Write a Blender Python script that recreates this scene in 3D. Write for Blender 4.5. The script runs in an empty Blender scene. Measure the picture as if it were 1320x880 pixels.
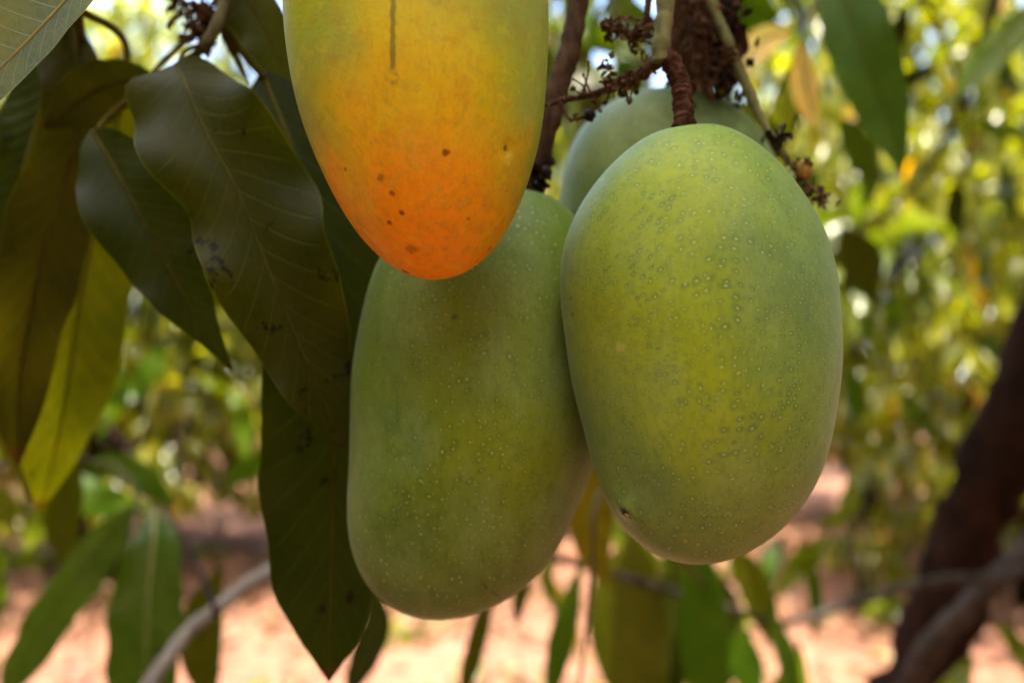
import bpy, math, random
import numpy as np
from mathutils import Vector, Matrix
R = math.radians
scene = bpy.context.scene
col = scene.collection

# ------------------------------------------------------------------ camera
CAM = Vector((0.0, 0.0, 1.45))
PITCH = R(4.7)
FPX, CX, CY = 1100.0, 660.0, 440.0            # focal length / centre in photo pixels
cam_d = bpy.data.cameras.new('camera')
cam = bpy.data.objects.new('camera', cam_d); col.objects.link(cam)
cam.location = CAM; cam.rotation_euler = (R(90) + PITCH, 0, 0)
cam_d.sensor_width = 36.0; cam_d.lens = FPX / 1320 * 36
cam_d.clip_start = 0.01; cam_d.clip_end = 2000
cam_d.dof.use_dof = True; cam_d.dof.focus_distance = 0.216
cam_d.dof.aperture_fstop = 6.2; cam_d.dof.aperture_ratio = 1.15
scene.camera = cam

# ------------------------------------------------------------------ light
SUN_EL, SUN_AZ = R(64), R(-155)                # azimuth from +Y towards +X
world = bpy.data.worlds.new('World'); scene.world = world; world.use_nodes = True
wn = world.node_tree.nodes; wl = world.node_tree.links
sky = wn.new('ShaderNodeTexSky'); sky.sky_type = 'NISHITA'; sky.sun_disc = False
sky.sun_elevation = SUN_EL; sky.sun_rotation = SUN_AZ
sky.air_density = 1.0; sky.dust_density = 4.0; sky.ozone_density = 0.6
bg = wn['Background']; bg.inputs['Strength'].default_value = 0.15
wl.new(sky.outputs['Color'], bg.inputs['Color'])
sun_dir = Vector((math.sin(SUN_AZ) * math.cos(SUN_EL), math.cos(SUN_AZ) * math.cos(SUN_EL), math.sin(SUN_EL)))
sun_d = bpy.data.lights.new('sun', 'SUN'); sun_d.energy = 3.2; sun_d.angle = R(0.53); sun_d.color = (1.0, 0.93, 0.82)
sun = bpy.data.objects.new('sun', sun_d); col.objects.link(sun); sun.location = (-3, 5, 9)
sun.rotation_euler = sun_dir.to_track_quat('Z', 'Y').to_euler()
vs = scene.view_settings
vs.view_transform = 'Standard'; vs.look = 'None'; vs.exposure = 2.95; vs.gamma = 1.0; vs.use_curve_mapping = False
cy = scene.cycles
cy.use_denoising = True
try: cy.denoiser = 'OPENIMAGEDENOISE'
except Exception: pass
cy.max_bounces = 5; cy.transmission_bounces = 3; cy.diffuse_bounces = 4; cy.glossy_bounces = 2
cy.caustics_reflective = False; cy.caustics_refractive = False
cy.sample_clamp_indirect = 6.0
cy.use_adaptive_sampling = True; cy.adaptive_threshold = 0.02; cy.use_light_tree = False

# ------------------------------------------------------------------ helpers
FW = Vector((0, math.cos(PITCH), math.sin(PITCH)))
UP = Vector((0, -math.sin(PITCH), math.cos(PITCH)))
RT = Vector((1, 0, 0))
def P(px, py, d):                             # photo direction at a real distance -> world point
    return CAM + FW * d + RT * ((px - CX) / FPX * d) + UP * ((CY - py) / FPX * d)
WPOS = {}
def tag(o, label=None, cat=None, group=None, kind=None):
    if label: o['label'] = label
    if cat: o['category'] = cat
    if group: o['group'] = group
    if kind: o['kind'] = kind
    return o
def empty(name, loc, parent=None):
    o = bpy.data.objects.new(name, None); col.objects.link(o); o.empty_display_size = 0.1
    loc = Vector(loc)
    if parent: o.parent = parent; o.location = loc - WPOS[parent.name]
    else: o.location = loc
    WPOS[o.name] = loc
    return o
def mesh_from(name, V, F, smooth=True, uv=None, mat_idx=None):
    me = bpy.data.meshes.new(name)
    me.from_pydata([tuple(v) for v in V], [], [tuple(f) for f in F])
    if smooth: me.polygons.foreach_set('use_smooth', [True] * len(me.polygons))
    if mat_idx is not None: me.polygons.foreach_set('material_index', mat_idx)
    if uv is not None:
        l = me.uv_layers.new(name='UVMap')
        idx = np.empty(len(me.loops), dtype=np.int32); me.loops.foreach_get('vertex_index', idx)
        l.data.foreach_set('uv', np.asarray(uv, dtype=np.float32)[idx].ravel())
    me.update()
    return me
def obj(name, V, F, mats, parent=None, origin=None, smooth=True, uv=None, mat_idx=None):
    V = np.asarray(V, dtype=float)
    origin = Vector(origin) if origin is not None else Vector(V[0])
    me = mesh_from(name, V - np.array(origin), F, smooth, uv, mat_idx)
    for m in (mats if isinstance(mats, (list, tuple)) else [mats]): me.materials.append(m)
    o = bpy.data.objects.new(name, me); col.objects.link(o)
    if parent: o.parent = parent; o.location = origin - WPOS[parent.name]
    else: o.location = origin
    WPOS[o.name] = origin
    return o
def catmull(pts, n):                          # rows of numbers -> n smooth samples
    p = np.asarray(pts, dtype=float)
    seg = np.linalg.norm(np.diff(p[:, :3], axis=0), axis=1) ** 0.5
    t = np.concatenate([[0], np.cumsum(seg)]); m = np.zeros_like(p)
    for i in range(len(p)):
        if i == 0: m[i] = (p[1] - p[0]) / (t[1] - t[0])
        elif i == len(p) - 1: m[i] = (p[-1] - p[-2]) / (t[-1] - t[-2])
        else:
            a = (p[i] - p[i-1]) / (t[i] - t[i-1]); b = (p[i+1] - p[i]) / (t[i+1] - t[i])
            m[i] = (a * (t[i+1] - t[i]) + b * (t[i] - t[i-1])) / (t[i+1] - t[i-1])
    q = np.linspace(0, t[-1], n); out = np.empty((n, p.shape[1]))
    k = np.clip(np.searchsorted(t, q, 'right') - 1, 0, len(p) - 2)
    for j in range(n):
        i = k[j]; h = t[i+1] - t[i]; s = (q[j] - t[i]) / h
        out[j] = ((2*s**3 - 3*s**2 + 1) * p[i] + (s**3 - 2*s**2 + s) * h * m[i] + (-2*s**3 + 3*s**2) * p[i+1] + (s**3 - s**2) * h * m[i+1])
    return out
def tube(pts, radii, sides=10, n=None, rough=0.0, seed=0, cap=True):
    rows = np.c_[np.asarray([tuple(p) for p in pts]), np.asarray(radii)]
    if n: rows = catmull(rows, n)
    C, r = rows[:, :3], np.maximum(rows[:, 3], 1e-5)
    T = np.gradient(C, axis=0); T /= np.linalg.norm(T, axis=1)[:, None] + 1e-12
    rng = np.random.default_rng(seed)
    a = np.array([0.31, 0.52, 0.79]); N = a - T[0] * a.dot(T[0]); N /= np.linalg.norm(N)
    V, F = [], []
    ang = np.linspace(0, 2*np.pi, sides, endpoint=False)
    lump = rng.normal(0, 1, (len(C), sides))
    for k in range(2): lump = (lump + np.roll(lump, 1, 1) + np.roll(lump, -1, 1)) / 3
    for i in range(len(C)):
        N = N - T[i] * N.dot(T[i]); N /= np.linalg.norm(N); B = np.cross(T[i], N)
        rr = r[i] * (1 + rough * lump[i])
        for j in range(sides):
            V.append(C[i] + rr[j] * (math.cos(ang[j]) * N + math.sin(ang[j]) * B))
    for i in range(len(C) - 1):
        for j in range(sides):
            k = (j + 1) % sides
            F.append((i*sides + j, i*sides + k, (i+1)*sides + k, (i+1)*sides + j))
    if cap:
        V.append(C[0] - T[0] * r[0] * .3); V.append(C[-1] + T[-1] * r[-1] * .3)
        a0, b0 = len(V) - 2, len(V) - 1; e = (len(C) - 1) * sides
        for j in range(sides):
            k = (j + 1) % sides
            F.append((a0, k, j)); F.append((b0, e + j, e + k))
    return V, F
def join(parts):
    V, F, M = [], [], []
    for k, (v, f) in enumerate(parts):
        o = len(V); V += list(v); F += [tuple(i + o for i in q) for q in f]; M += [k] * len(f)
    return V, F, M

# ------------------------------------------------------------------ materials
class NT:
    def __init__(s, name):
        s.m = bpy.data.materials.new(name); s.m.use_nodes = True
        s.t = s.m.node_tree; s.t.nodes.clear()
        s.out = s.t.nodes.new('ShaderNodeOutputMaterial')
    def n(s, typ, ins=None, **kw):
        nd = s.t.nodes.new('ShaderNode' + typ)
        for k, v in kw.items(): setattr(nd, k, v)
        for k, v in (ins or {}).items():
            sock = nd.inputs[k]
            if hasattr(v, 'is_output') or isinstance(v, bpy.types.NodeSocket): s.t.links.new(v, sock)
            else: sock.default_value = v
        return nd
    def math(s, op, a, b=0.0, c=0.0, clamp=False):
        nd = s.n('Math', {0: a, 1: b, 2: c}, operation=op); nd.use_clamp = clamp
        return nd.outputs[0]
    def mix(s, f, a, b, mode='MIX'):
        nd = s.n('Mix', data_type='RGBA', blend_type=mode, clamp_factor=True)
        for k, v in ((0, f), (6, a), (7, b)):
            if isinstance(v, bpy.types.NodeSocket): s.t.links.new(v, nd.inputs[k])
            else: nd.inputs[k].default_value = v if k == 0 else (*v, 1.0)
        return nd.outputs[2]
    def ramp(s, f, lo, hi, smooth=True):
        nd = s.n('MapRange', {0: f, 1: lo, 2: hi, 3: 0.0, 4: 1.0}, interpolation_type='SMOOTHSTEP' if smooth else 'LINEAR')
        return nd.outputs[0]
    def noise(s, vec, scale, detail=3.0, rough=0.55, dist=0.0):
        return s.n('TexNoise', {'Vector': vec, 'Scale': scale, 'Detail': detail, 'Roughness': rough, 'Distortion': dist}).outputs[0]
    def scalev(s, vec, xyz):
        return s.n('Mapping', {'Vector': vec, 'Scale': xyz}).outputs[0]

def mango_material(name, base, yellow, deep, blush, spots=(), streaks=(), lent=1.0, ripe=None, bloom=.32):
    """skin of a fruit; blush = [(local centre, radius)] patches where the skin turns yellow"""
    t = NT(name)
    co = t.n('TexCoord').outputs['Object']
    big = t.noise(co, 28, 3.0); mid = t.noise(co, 120, 4.0); fine = t.noise(co, 900, 3.0, .6)
    c = t.mix(t.ramp(big, .35, .7), base, deep)
    tot = None
    wob = t.math('MULTIPLY_ADD', big, .030, -.015)
    for ctr, rad in blush:
        d = t.n('VectorMath', {0: co, 1: tuple(ctr)}, operation='DISTANCE').outputs['Value']
        g = t.ramp(t.math('ADD', d, wob), rad, rad * .15)
        tot = g if tot is None else t.math('MAXIMUM', tot, g)
    if tot is not None:
        c = t.mix(t.math('MULTIPLY', tot, t.math('MULTIPLY_ADD', t.ramp(mid, .2, .7), .35, .65)), c, yellow)
    hgt = None
    if ripe:                                   # ripe colours creep up from the tip
        ctr, rad, orange, red = ripe
        d = t.n('VectorMath', {0: t.scalev(co, (1.0, .6, .8)), 1: (ctr[0], ctr[1] * .6, ctr[2] * .8)}, operation='DISTANCE').outputs['Value']
        d = t.math('ADD', d, t.math('MULTIPLY_ADD', t.noise(co, 60, 5.0, .65), .040, -.020))
        c = t.mix(t.ramp(d, rad, rad * .25), c, orange)
        c = t.mix(t.math('MULTIPLY', t.ramp(d, rad * .62, rad * .1), .75), c, red)
        c = t.mix(t.math('MULTIPLY', t.ramp(t.noise(co, 210, 6.0, .75), .50, .72), .30), c, (.45, .13, .004))
        scr = t.noise(t.scalev(co, (1.0, 1.0, .28)), 520, 5.0, .7, 1.2)
        c = t.mix(t.math('MULTIPLY', t.ramp(scr, .60, .74), .40), c, (.20, .12, .01))
    # lenticels: pale pin-pricks with a darker green halo, uneven in size
    uv = t.n('TexCoord').outputs['UV']         # surface lengths in metres
    vo = t.n('TexVoronoi', {'Vector': uv, 'Scale': 400.0, 'Randomness': 1.0}, voronoi_dimensions='2D')
    keep = t.n('SeparateColor', {0: vo.outputs['Color']})
    on = t.ramp(keep.outputs[0], .0, .9)
    dist = t.math('ADD', vo.outputs['Distance'], t.math('MULTIPLY_ADD', t.noise(co, 900, 2.0), .16, -.08))
    dist = t.math('DIVIDE', dist, t.math('MULTIPLY_ADD', keep.outputs[1], .75, .60))
    halo = t.math('MULTIPLY', t.ramp(dist, .62, .02), on)
    patch = t.ramp(t.noise(co, 75, 3.0), .36, .62)
    halo = t.math('MULTIPLY', halo, t.math('MULTIPLY_ADD', patch, .6, .4))
    dot = t.math('MULTIPLY', t.ramp(dist, .15, .05), t.math('MULTIPLY_ADD', on, .75, .25))
    c = t.mix(t.math('MULTIPLY', halo, .75 * lent), c, tuple(x * .62 for x in deep))
    c = t.mix(t.math('MULTIPLY', dot, .60 * lent), c, (.42, .48, .13))
    # waxy bloom, rubbed off in places
    wax = t.math('MULTIPLY', t.ramp(t.noise(t.scalev(co, (1, 1, .6)), 42, 6.0, .7), .36, .74), bloom)
    c = t.mix(wax, c, (.27, .36, .14))
    grain = t.noise(t.scalev(co, (1, 1, .45)), 620, 5.0, .72)
    c = t.mix(t.math('MULTIPLY', t.ramp(grain, .44, .66), .22), c, tuple(x * .62 for x in deep) if not ripe else (.40, .17, .004))
    c = t.mix(t.math('MULTIPLY', t.ramp(t.noise(co, 170, 4.0, .7), .52, .70), .22), c, tuple(min(1, x * 1.25) for x in yellow))
    c = t.mix(t.math('MULTIPLY', t.ramp(fine, .55, .8), .20), c, tuple(x * .55 for x in deep))
    for pos, rad, colr, k in spots:
        dv = t.n('VectorMath', {0: co, 1: tuple(pos)}, operation='DISTANCE').outputs['Value']
        dv = t.math('MULTIPLY_ADD', t.math('SUBTRACT', t.noise(co, 700, 3.0, .7), .5), rad * 1.5, dv)
        c = t.mix(t.math('MULTIPLY', t.ramp(dv, rad, rad * .35), k), c, colr)
    sx = t.n('SeparateXYZ', {0: co})
    for x0, w, z0, z1, slope, colr, k in streaks:
        xx = t.math('SUBTRACT', sx.outputs[0], t.math('MULTIPLY_ADD', sx.outputs[2], slope, x0))
        xx = t.math('ABSOLUTE', t.math('ADD', xx, t.math('MULTIPLY_ADD', t.noise(co, 180, 3.0), .0022, -.0011)))
        mk = t.ramp(xx, w, w * .3)
        zz = t.math('MULTIPLY', t.ramp(sx.outputs[2], z0, z0 + .002), t.ramp(sx.outputs[2], z1 + .002, z1))
        fr = t.math('LESS_THAN', sx.outputs[1], 0.0)
        mk = t.math('MULTIPLY', t.math('MULTIPLY', mk, zz), t.math('MULTIPLY', fr, t.ramp(t.noise(co, 300, 3.0), .25, .5)))
        c = t.mix(t.math('MULTIPLY', mk, k), c, colr)
    h = t.math('ADD', t.math('MULTIPLY', dot, .15 * lent), t.math('MULTIPLY', halo, -.35 * lent))
    h = t.math('ADD', h, t.math('MULTIPLY', fine, .35))
    h = t.math('ADD', h, t.math('MULTIPLY', mid, .9))
    bp = t.n('Bump', {'Strength': .42, 'Distance': .0004, 'Height': h}).outputs[0]
    rough = t.math('MULTIPLY_ADD', t.noise(co, 260, 4.0), .22, .40)
    b = t.n('BsdfPrincipled', {'Base Color': c, 'Roughness': rough, 'Normal': bp})
    b.inputs['Specular IOR Level'].default_value = .16
    b.inputs['Sheen Weight'].default_value = .11 if not ripe else .0
    b.inputs['Sheen Roughness'].default_value = .45
    b.inputs['Sheen Tint'].default_value = (.75, .85, .68, 1)
    t.t.links.new(b.outputs[0], t.out.inputs[0])
    return t.m

def leaf_material(name, trans=.40, gloss=.46, spec=.10):
    t = NT(name)
    uv = t.n('TexCoord').outputs['UV']; co = t.n('TexCoord').outputs['Object']
    oc = t.n('ObjectInfo').outputs['Color']; rnd = t.n('ObjectInfo').outputs['Random']
    sp = t.n('SeparateXYZ', {0: uv}); u, v = sp.outputs[0], sp.outputs[1]
    av = t.math('ABSOLUTE', t.math('MULTIPLY_ADD', v, 2.0, -1.0))
    blot = t.noise(co, 45, 4.0, .6); fine = t.noise(co, 420, 4.0, .6)
    tint = lambda a, b_, c_: t.mix(1.0, oc, (a, b_, c_), 'MULTIPLY')
    c = t.mix(t.ramp(blot, .3, .72), oc, tint(1.55, 1.25, .8))
    c = t.mix(t.math('MULTIPLY', t.ramp(fine, .4, .75), .35), c, tint(.55, .6, .6))
    ph = t.math('MULTIPLY_ADD', av, -3.1, t.math('MULTIPLY', u, 19.0))
    ph = t.math('ADD', ph, t.math('MULTIPLY', t.math('MULTIPLY', av, av), 1.1))
    side = t.math('MULTIPLY', t.math('GREATER_THAN', v, .5), .43)
    fr = t.math('FRACT', t.math('ADD', ph, side))
    dv = t.math('ABSOLUTE', t.math('SUBTRACT', fr, .5))
    vein = t.math('MULTIPLY', t.ramp(dv, .055, .012), t.ramp(av, .98, .7))
    ret = t.n('TexVoronoi', {'Vector': co, 'Scale': 420.0}, feature='DISTANCE_TO_EDGE').outputs['Distance']
    net = t.ramp(ret, .09, .01)
    edge = t.ramp(av, .965, .995)
    c = t.mix(t.math('MULTIPLY', vein, .55), c, tint(2.3, 2.2, 2.6))
    c = t.mix(t.math('MULTIPLY', net, .30), c, tint(1.5, 1.5, 1.5))
    c = t.mix(t.math('MULTIPLY', edge, .6), c, tint(3.2, 2.9, 2.0))
    sc = t.math('ADD', t.noise(co, 70, 5.0, .7), t.math('MULTIPLY', rnd, .05))
    c = t.mix(t.math('MULTIPLY', t.ramp(sc, .66, .70), .85), c, (.004, .002, .001))
    tip = t.ramp(t.math('ADD', u, t.math('MULTIPLY', blot, .05)), .965, 1.0)
    c = t.mix(t.math('MULTIPLY', tip, .75), c, (.035, .012, .006))
    hh = t.math('ADD', t.math('MULTIPLY', vein, .6), t.math('MULTIPLY', net, .12))
    hh = t.math('ADD', hh, t.math('MULTIPLY', blot, 1.2))
    bp = t.n('Bump', {'Strength': .4, 'Distance': .0007, 'Height': hh}).outputs[0]
    b = t.n('BsdfPrincipled', {'Base Color': c, 'Roughness': t.math('MULTIPLY_ADD', blot, .2, gloss - .08), 'Normal': bp})
    b.inputs['Specular IOR Level'].default_value = spec
    tc = t.mix(1.0, c, (2.9, 2.5, .35), 'MULTIPLY')
    tr = t.n('BsdfTranslucent', {'Color': tc, 'Normal': bp})
    mx = t.n('MixShader', {0: trans, 1: b.outputs[0], 2: tr.outputs[0]})
    t.t.links.new(mx.outputs[0], t.out.inputs[0])
    return t.m

def crown_material(name, c0, c1, c2, trans=.52, gloss=.25):
    t = NT(name)
    at = t.n('Attribute', attribute_name='tint'); r = at.outputs['Fac']
    co = t.n('TexCoord').outputs['Object']
    c = t.mix(t.ramp(r, 0.0, .7), c0, c1)
    c = t.mix(t.ramp(r, .93, .98), c, c2)
    c = t.mix(t.math('MULTIPLY', t.noise(co, 9, 2.0), .5), c, c0)
    b = t.n('BsdfPrincipled', {'Base Color': c, 'Roughness': t.math('MULTIPLY_ADD', r, .16, gloss - .08)})
    b.inputs['Specular IOR Level'].default_value = .5
    tr = t.n('BsdfTranslucent', {'Color': t.mix(1.0, c, (3.0, 2.9, .30), 'MULTIPLY')})
    mx = t.n('MixShader', {0: trans, 1: b.outputs[0], 2: tr.outputs[0]})
    t.t.links.new(mx.outputs[0], t.out.inputs[0])
    return t.m

def bark_material(name, dark, light, scale=30.0, bump=.004, ring=0.0):
    t = NT(name)
    co = t.n('TexCoord').outputs['Object']
    n1 = t.noise(t.scalev(co, (1, 1, .35)), scale, 6.0, .7, .6)
    n2 = t.noise(co, scale * .25, 3.0)
    c = t.mix(t.ramp(n1, .35, .68), dark, light)
    c = t.mix(t.math('MULTIPLY', t.ramp(n2, .5, .7), .5), c, tuple(x * .7 for x in light))
    h = n1
    if ring:
        w = t.n('TexWave', {'Vector': co, 'Scale': ring, 'Distortion': 6.0, 'Detail': 3.0, 'Detail Scale': 2.0}, bands_direction='Z').outputs[1]
        c = t.mix(t.math('MULTIPLY', t.ramp(w, .5, .1), .6), c, tuple(x * .5 for x in dark)); h = t.math('ADD', h, w)
    bp = t.n('Bump', {'Strength': .8, 'Distance': bump, 'Height': h}).outputs[0]
    b = t.n('BsdfPrincipled', {'Base Color': c, 'Roughness': .85, 'Normal': bp})
    b.inputs['Specular IOR Level'].default_value = .06
    t.t.links.new(b.outputs[0], t.out.inputs[0])
    return t.m

def plain(name, a, b_, scale, rough=.8, trans=0.0, spec=.12):
    t = NT(name)
    co = t.n('TexCoord').outputs['Object']
    c = t.mix(t.ramp(t.noise(co, scale, 4.0, .65), .32, .7), a, b_)
    b = t.n('BsdfPrincipled', {'Base Color': c, 'Roughness': rough})
    b.inputs['Specular IOR Level'].default_value = spec
    s = b.outputs[0]
    if trans:
        s = t.n('MixShader', {0: trans, 1: s, 2: t.n('BsdfTranslucent', {'Color': c}).outputs[0]}).outputs[0]
    t.t.links.new(s, t.out.inputs[0])
    return t.m

LEAF = leaf_material('leaf_blade')
LEAF_SHINY = leaf_material('leaf_blade_glossy', trans=.34, gloss=.34, spec=.22)
LEAF_WET = leaf_material('leaf_blade_waxy', trans=.30, gloss=.26, spec=.40)
LEAF_PALE = leaf_material('leaf_underside', trans=.14, gloss=.40, spec=.45)
MIDRIB = plain('leaf_midrib', (.085, .072, .008), (.035, .026, .003), 90, .7, 0.0, .04)
MIDRIB_PALE = plain('leaf_midrib_pale', (.34, .32, .13), (.26, .23, .09), 90, .55)
BARK = bark_material('trunk_bark', (.006, .0024, .0011), (.024, .0095, .0045), 22)
GREYBARK = bark_material('limb_bark', (.022, .016, .012), (.070, .056, .045), 40)
TWIG = bark_material('twig_bark', (.060, .048, .022), (.13, .115, .050), 220, .0006)
STALK_GREEN = bark_material('green_stalk', (.085, .085, .030), (.165, .150, .060), 260, .0005)
STALK_RED = bark_material('scaly_stalk', (.050, .020, .012), (.16, .075, .045), 420, .0012)
BROWNSTALK = bark_material('brown_stalk', (.030, .015, .008), (.085, .046, .022), 300, .0008)
RUST = plain('dried_flower', (.045, .019, .008), (.140, .070, .032), 500, .9, .15)
BLACK = plain('withered_bud', (.008, .005, .004), (.025, .013, .010), 700, .6)
DEADLEAF = plain('dead_leaf', (.040, .016, .008), (.095, .045, .020), 60, .8, .2)
DRYPALE = plain('dry_pale_leaf', (.42, .34, .20), (.55, .48, .32), 60, .7, .4)
CROWN_A = crown_material('orchard_foliage', (.018, .032, .001), (.130, .160, .002), (.24, .13, .01))
CROWN_B = crown_material('yellow_foliage', (.022, .034, .001), (.190, .195, .002), (.30, .14, .01))
CROWN_N = crown_material('near_foliage', (.040, .060, .006), (.080, .100, .008), (.16, .10, .02), .40)

# ------------------------------------------------------------------ ground
def ground():
    t = NT('dry_soil')
    co = t.n('TexCoord').outputs['Object']
    a = t.noise(co, .55, 5.0, .6); b1 = t.noise(co, 6.0, 6.0, .7); f = t.noise(co, 60, 4.0, .7)
    c = t.mix(t.ramp(a, .35, .65), (.245, .122, .076), (.185, .080, .050))
    c = t.mix(t.math('MULTIPLY', t.ramp(b1, .45, .72), .7), c, (.085, .032, .018))
    c = t.mix(t.math('MULTIPLY', t.ramp(f, .5, .75), .5), c, (.29, .180, .115))
    grassy = t.math('MULTIPLY', t.ramp(t.noise(co, 1.1, 4.0, .6), .56, .68), .5)
    c = t.mix(grassy, c, (.12, .12, .03))
    bp = t.n('Bump', {'Strength': .7, 'Distance': .05, 'Height': t.math('ADD', b1, t.math('MULTIPLY', f, .3))}).outputs[0]
    b = t.n('BsdfPrincipled', {'Base Color': c, 'Roughness': .95, 'Normal': bp}); b.inputs['Specular IOR Level'].default_value = .1
    t.t.links.new(b.outputs[0], t.out.inputs[0])
    n = 90
    g = np.linspace(-1, 1, n); g = np.sign(g) * (np.abs(g) ** 3) * 600
    rng = np.random.default_rng(3)
    V, F = [], []
    for j in range(n):
        for i in range(n):
            x, y = g[i], g[j] + 6
            z = .05 * math.sin(x * .9 + .4) * math.sin(y * .7) + .03 * math.sin(x * 2.3 + y * 1.7)
            V.append((x, y, z if abs(x) < 40 and abs(y) < 40 else 0))
    for j in range(n - 1):
        for i in range(n - 1):
            k = j * n + i; F.append((k, k + 1, k + n + 1, k + n))
    tag(obj('ground', V, F, t.m, origin=(0, 0, 0)), kind='structure')
ground()

# ------------------------------------------------------------------ leaf clouds (crowns, litter)
LEAFV = np.array([[0, 0, 0], [-.5, .38, .06], [0, .42, 0], [.5, .38, .06], [-.36, .72, .03], [0, .74, -.05], [.36, .72, .03], [0, 1, -.16]])
LEAFF = np.array([[0, 2, 1, 1], [0, 3, 2, 2], [1, 2, 5, 4], [2, 3, 6, 5], [4, 5, 7, 7], [5, 6, 7, 7]])
def leaf_cloud(name, pos, direc, length, width, mat, rng, roll=None):
    """n leaf blades (folded, drooping) at pos along direc in one mesh, built with numpy"""
    n = len(pos)
    d = direc / np.linalg.norm(direc, axis=1)[:, None]
    ref = np.where(np.abs(d[:, 2:3]) > .95, np.array([[1., 0, 0]]), np.array([[0, 0, 1.]]))
    x = np.cross(d, ref); x /= np.linalg.norm(x, axis=1)[:, None]
    z = np.cross(x, d)
    rr = rng.uniform(-.9, .9, n) if roll is None else roll
    x, z = x * np.cos(rr)[:, None] + z * np.sin(rr)[:, None], z * np.cos(rr)[:, None] - x * np.sin(rr)[:, None]
    droop = rng.uniform(.5, 2.2, n)
    V = (pos[:, None, :] + x[:, None, :] * (LEAFV[None, :, 0:1] * width[:, None, None])
         + d[:, None, :] * (LEAFV[None, :, 1:2] * length[:, None, None])
         + z[:, None, :] * (LEAFV[None, :, 2:3] * length[:, None, None] * droop[:, None, None]))
    V = V.reshape(-1, 3)
    quads = LEAFF[[2, 3]]; tris = LEAFF[[0, 1, 4, 5], :3]
    off = (np.arange(n) * 8)
    loops = np.concatenate([(tris[None] + off[:, None, None]).reshape(n, -1), (quads[None] + off[:, None, None]).reshape(n, -1)], axis=1).ravel()
    tot = np.tile([3, 3, 3, 3, 4, 4], n)
    start = np.concatenate([[0], np.cumsum(tot)[:-1]])
    me = bpy.data.meshes.new(name)
    me.vertices.add(len(V)); me.vertices.foreach_set('co', V.astype(np.float32).ravel())
    me.loops.add(len(loops)); me.loops.foreach_set('vertex_index', loops.astype(np.int32))
    me.polygons.add(len(tot)); me.polygons.foreach_set('loop_start', start.astype(np.int32)); me.polygons.foreach_set('loop_total', tot.astype(np.int32))
    me.polygons.foreach_set('use_smooth', np.ones(len(tot), dtype=bool))
    at = me.attributes.new('tint', 'FLOAT', 'FACE'); at.data.foreach_set('value', np.repeat(rng.random(n), 6).astype(np.float32))
    me.update(calc_edges=True); me.materials.append(mat)
    return me
def crown_points(center, radii, n_clump, per, rng, hem=-.75):
    """rosettes of leaves spread through an uneven ellipsoid, denser towards its skin"""
    lob = [(rng.normal(0, 1, 3), rng.uniform(.16, .42)) for _ in range(9)]
    pts, dr = [], []
    while len(pts) < n_clump:
        v = rng.normal(0, 1, 3); v /= np.linalg.norm(v)
        k = 1.0
        for a, s in lob: k += s * max(0, v.dot(a / np.linalg.norm(a)) - .55) * 1.2
        rad = rng.uniform(.25, 1) ** .55 * k
        p = v * rad
        if p[2] < hem - .12 * rng.random(): continue
        pts.append(p * radii); dr.append(v)
    pts = np.array(pts); dr = np.array(dr)
    pos, di = [], []
    for p, v in zip(pts, dr):
        ax = v * .5 + np.array([0, 0, -.25]) + rng.normal(0, .3, 3)
        m = int(per * rng.uniform(.6, 1.4))
        w = rng.normal(0, 1, (m, 3)); w /= np.linalg.norm(w, axis=1)[:, None]
        w = w * .9 + ax; w[:, 2] -= rng.uniform(.1, .9, m)
        pos.append(p + rng.normal(0, .035, (m, 3))); di.append(w)
    return np.concatenate(pos) + np.asarray(center), np.concatenate(di)
def crown_mesh(name, center, radii, n_clump, per, mat, seed, L=(.13, .22), hem=-.75, keep=None):
    rng = np.random.default_rng(seed)
    p, d = crown_points(center, np.asarray(radii), n_clump, per, rng, hem)
    if keep: k = keep(p); p, d = p[k], d[k]
    l = rng.uniform(L[0], L[1], len(p)); w = l * rng.uniform(.24, .33, len(p))
    return leaf_cloud(name, p, d, l, w, mat, rng)

# ------------------------------------------------------------------ orchard trees behind
def trunk_parts(h, r, seed, spread=1.2):
    rng = random.Random(seed)
    parts = [tube([(0, 0, -.05), (.05, .03, h * .35), (rng.uniform(-.12, .12), rng.uniform(-.1, .1), h * .75), (rng.uniform(-.2, .2), 0, h)], [r * 1.35, r, r * .9, r * .75], 12, 16, .10, seed)]
    for k in range(5):
        a = k * 1.26 + rng.uniform(-.3, .3); s = spread * rng.uniform(.7, 1.2)
        parts.append(tube([(0, 0, h * .8), (math.cos(a) * s * .35, math.sin(a) * s * .35, h * 1.1), (math.cos(a) * s, math.sin(a) * s, h + s * rng.uniform(.8, 1.3)), (math.cos(a) * s * 1.5, math.sin(a) * s * 1.5, h + s * 1.9)], [r * .62, r * .5, r * .32, r * .12], 8, 12, .08, seed + k))
    V, F, _ = join(parts)
    return V, F
protos = []
for k, (mat, seed) in enumerate([(CROWN_A, 11), (CROWN_B, 23), (CROWN_B, 37)]):
    V, F = trunk_parts(1.25, .15, seed, 1.0)
    tm = mesh_from('trunk', np.asarray(V), F); tm.materials.append(BARK)
    cm = crown_mesh('crown', (0, 0, 2.95), (2.5, 2.5, 2.4), (1800, 1750, 1900)[k], 14, mat, seed, hem=-.88)
    protos.append((tm, cm))
def orchard_tree(x, y, k, rz, s, sz, label, group='orchard trees behind the fruit'):
    root = empty('mango_tree', (x, y, 0)); root.rotation_euler = (0, 0, rz); root.scale = (s, s, sz)
    for nm, me in zip(('trunk', 'crown'), protos[k]):
        o = bpy.data.objects.new(nm, me); col.objects.link(o); o.parent = root
        if nm == 'crown': o['kind'] = 'stuff'
    return tag(root, label, 'tree', group)
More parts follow.
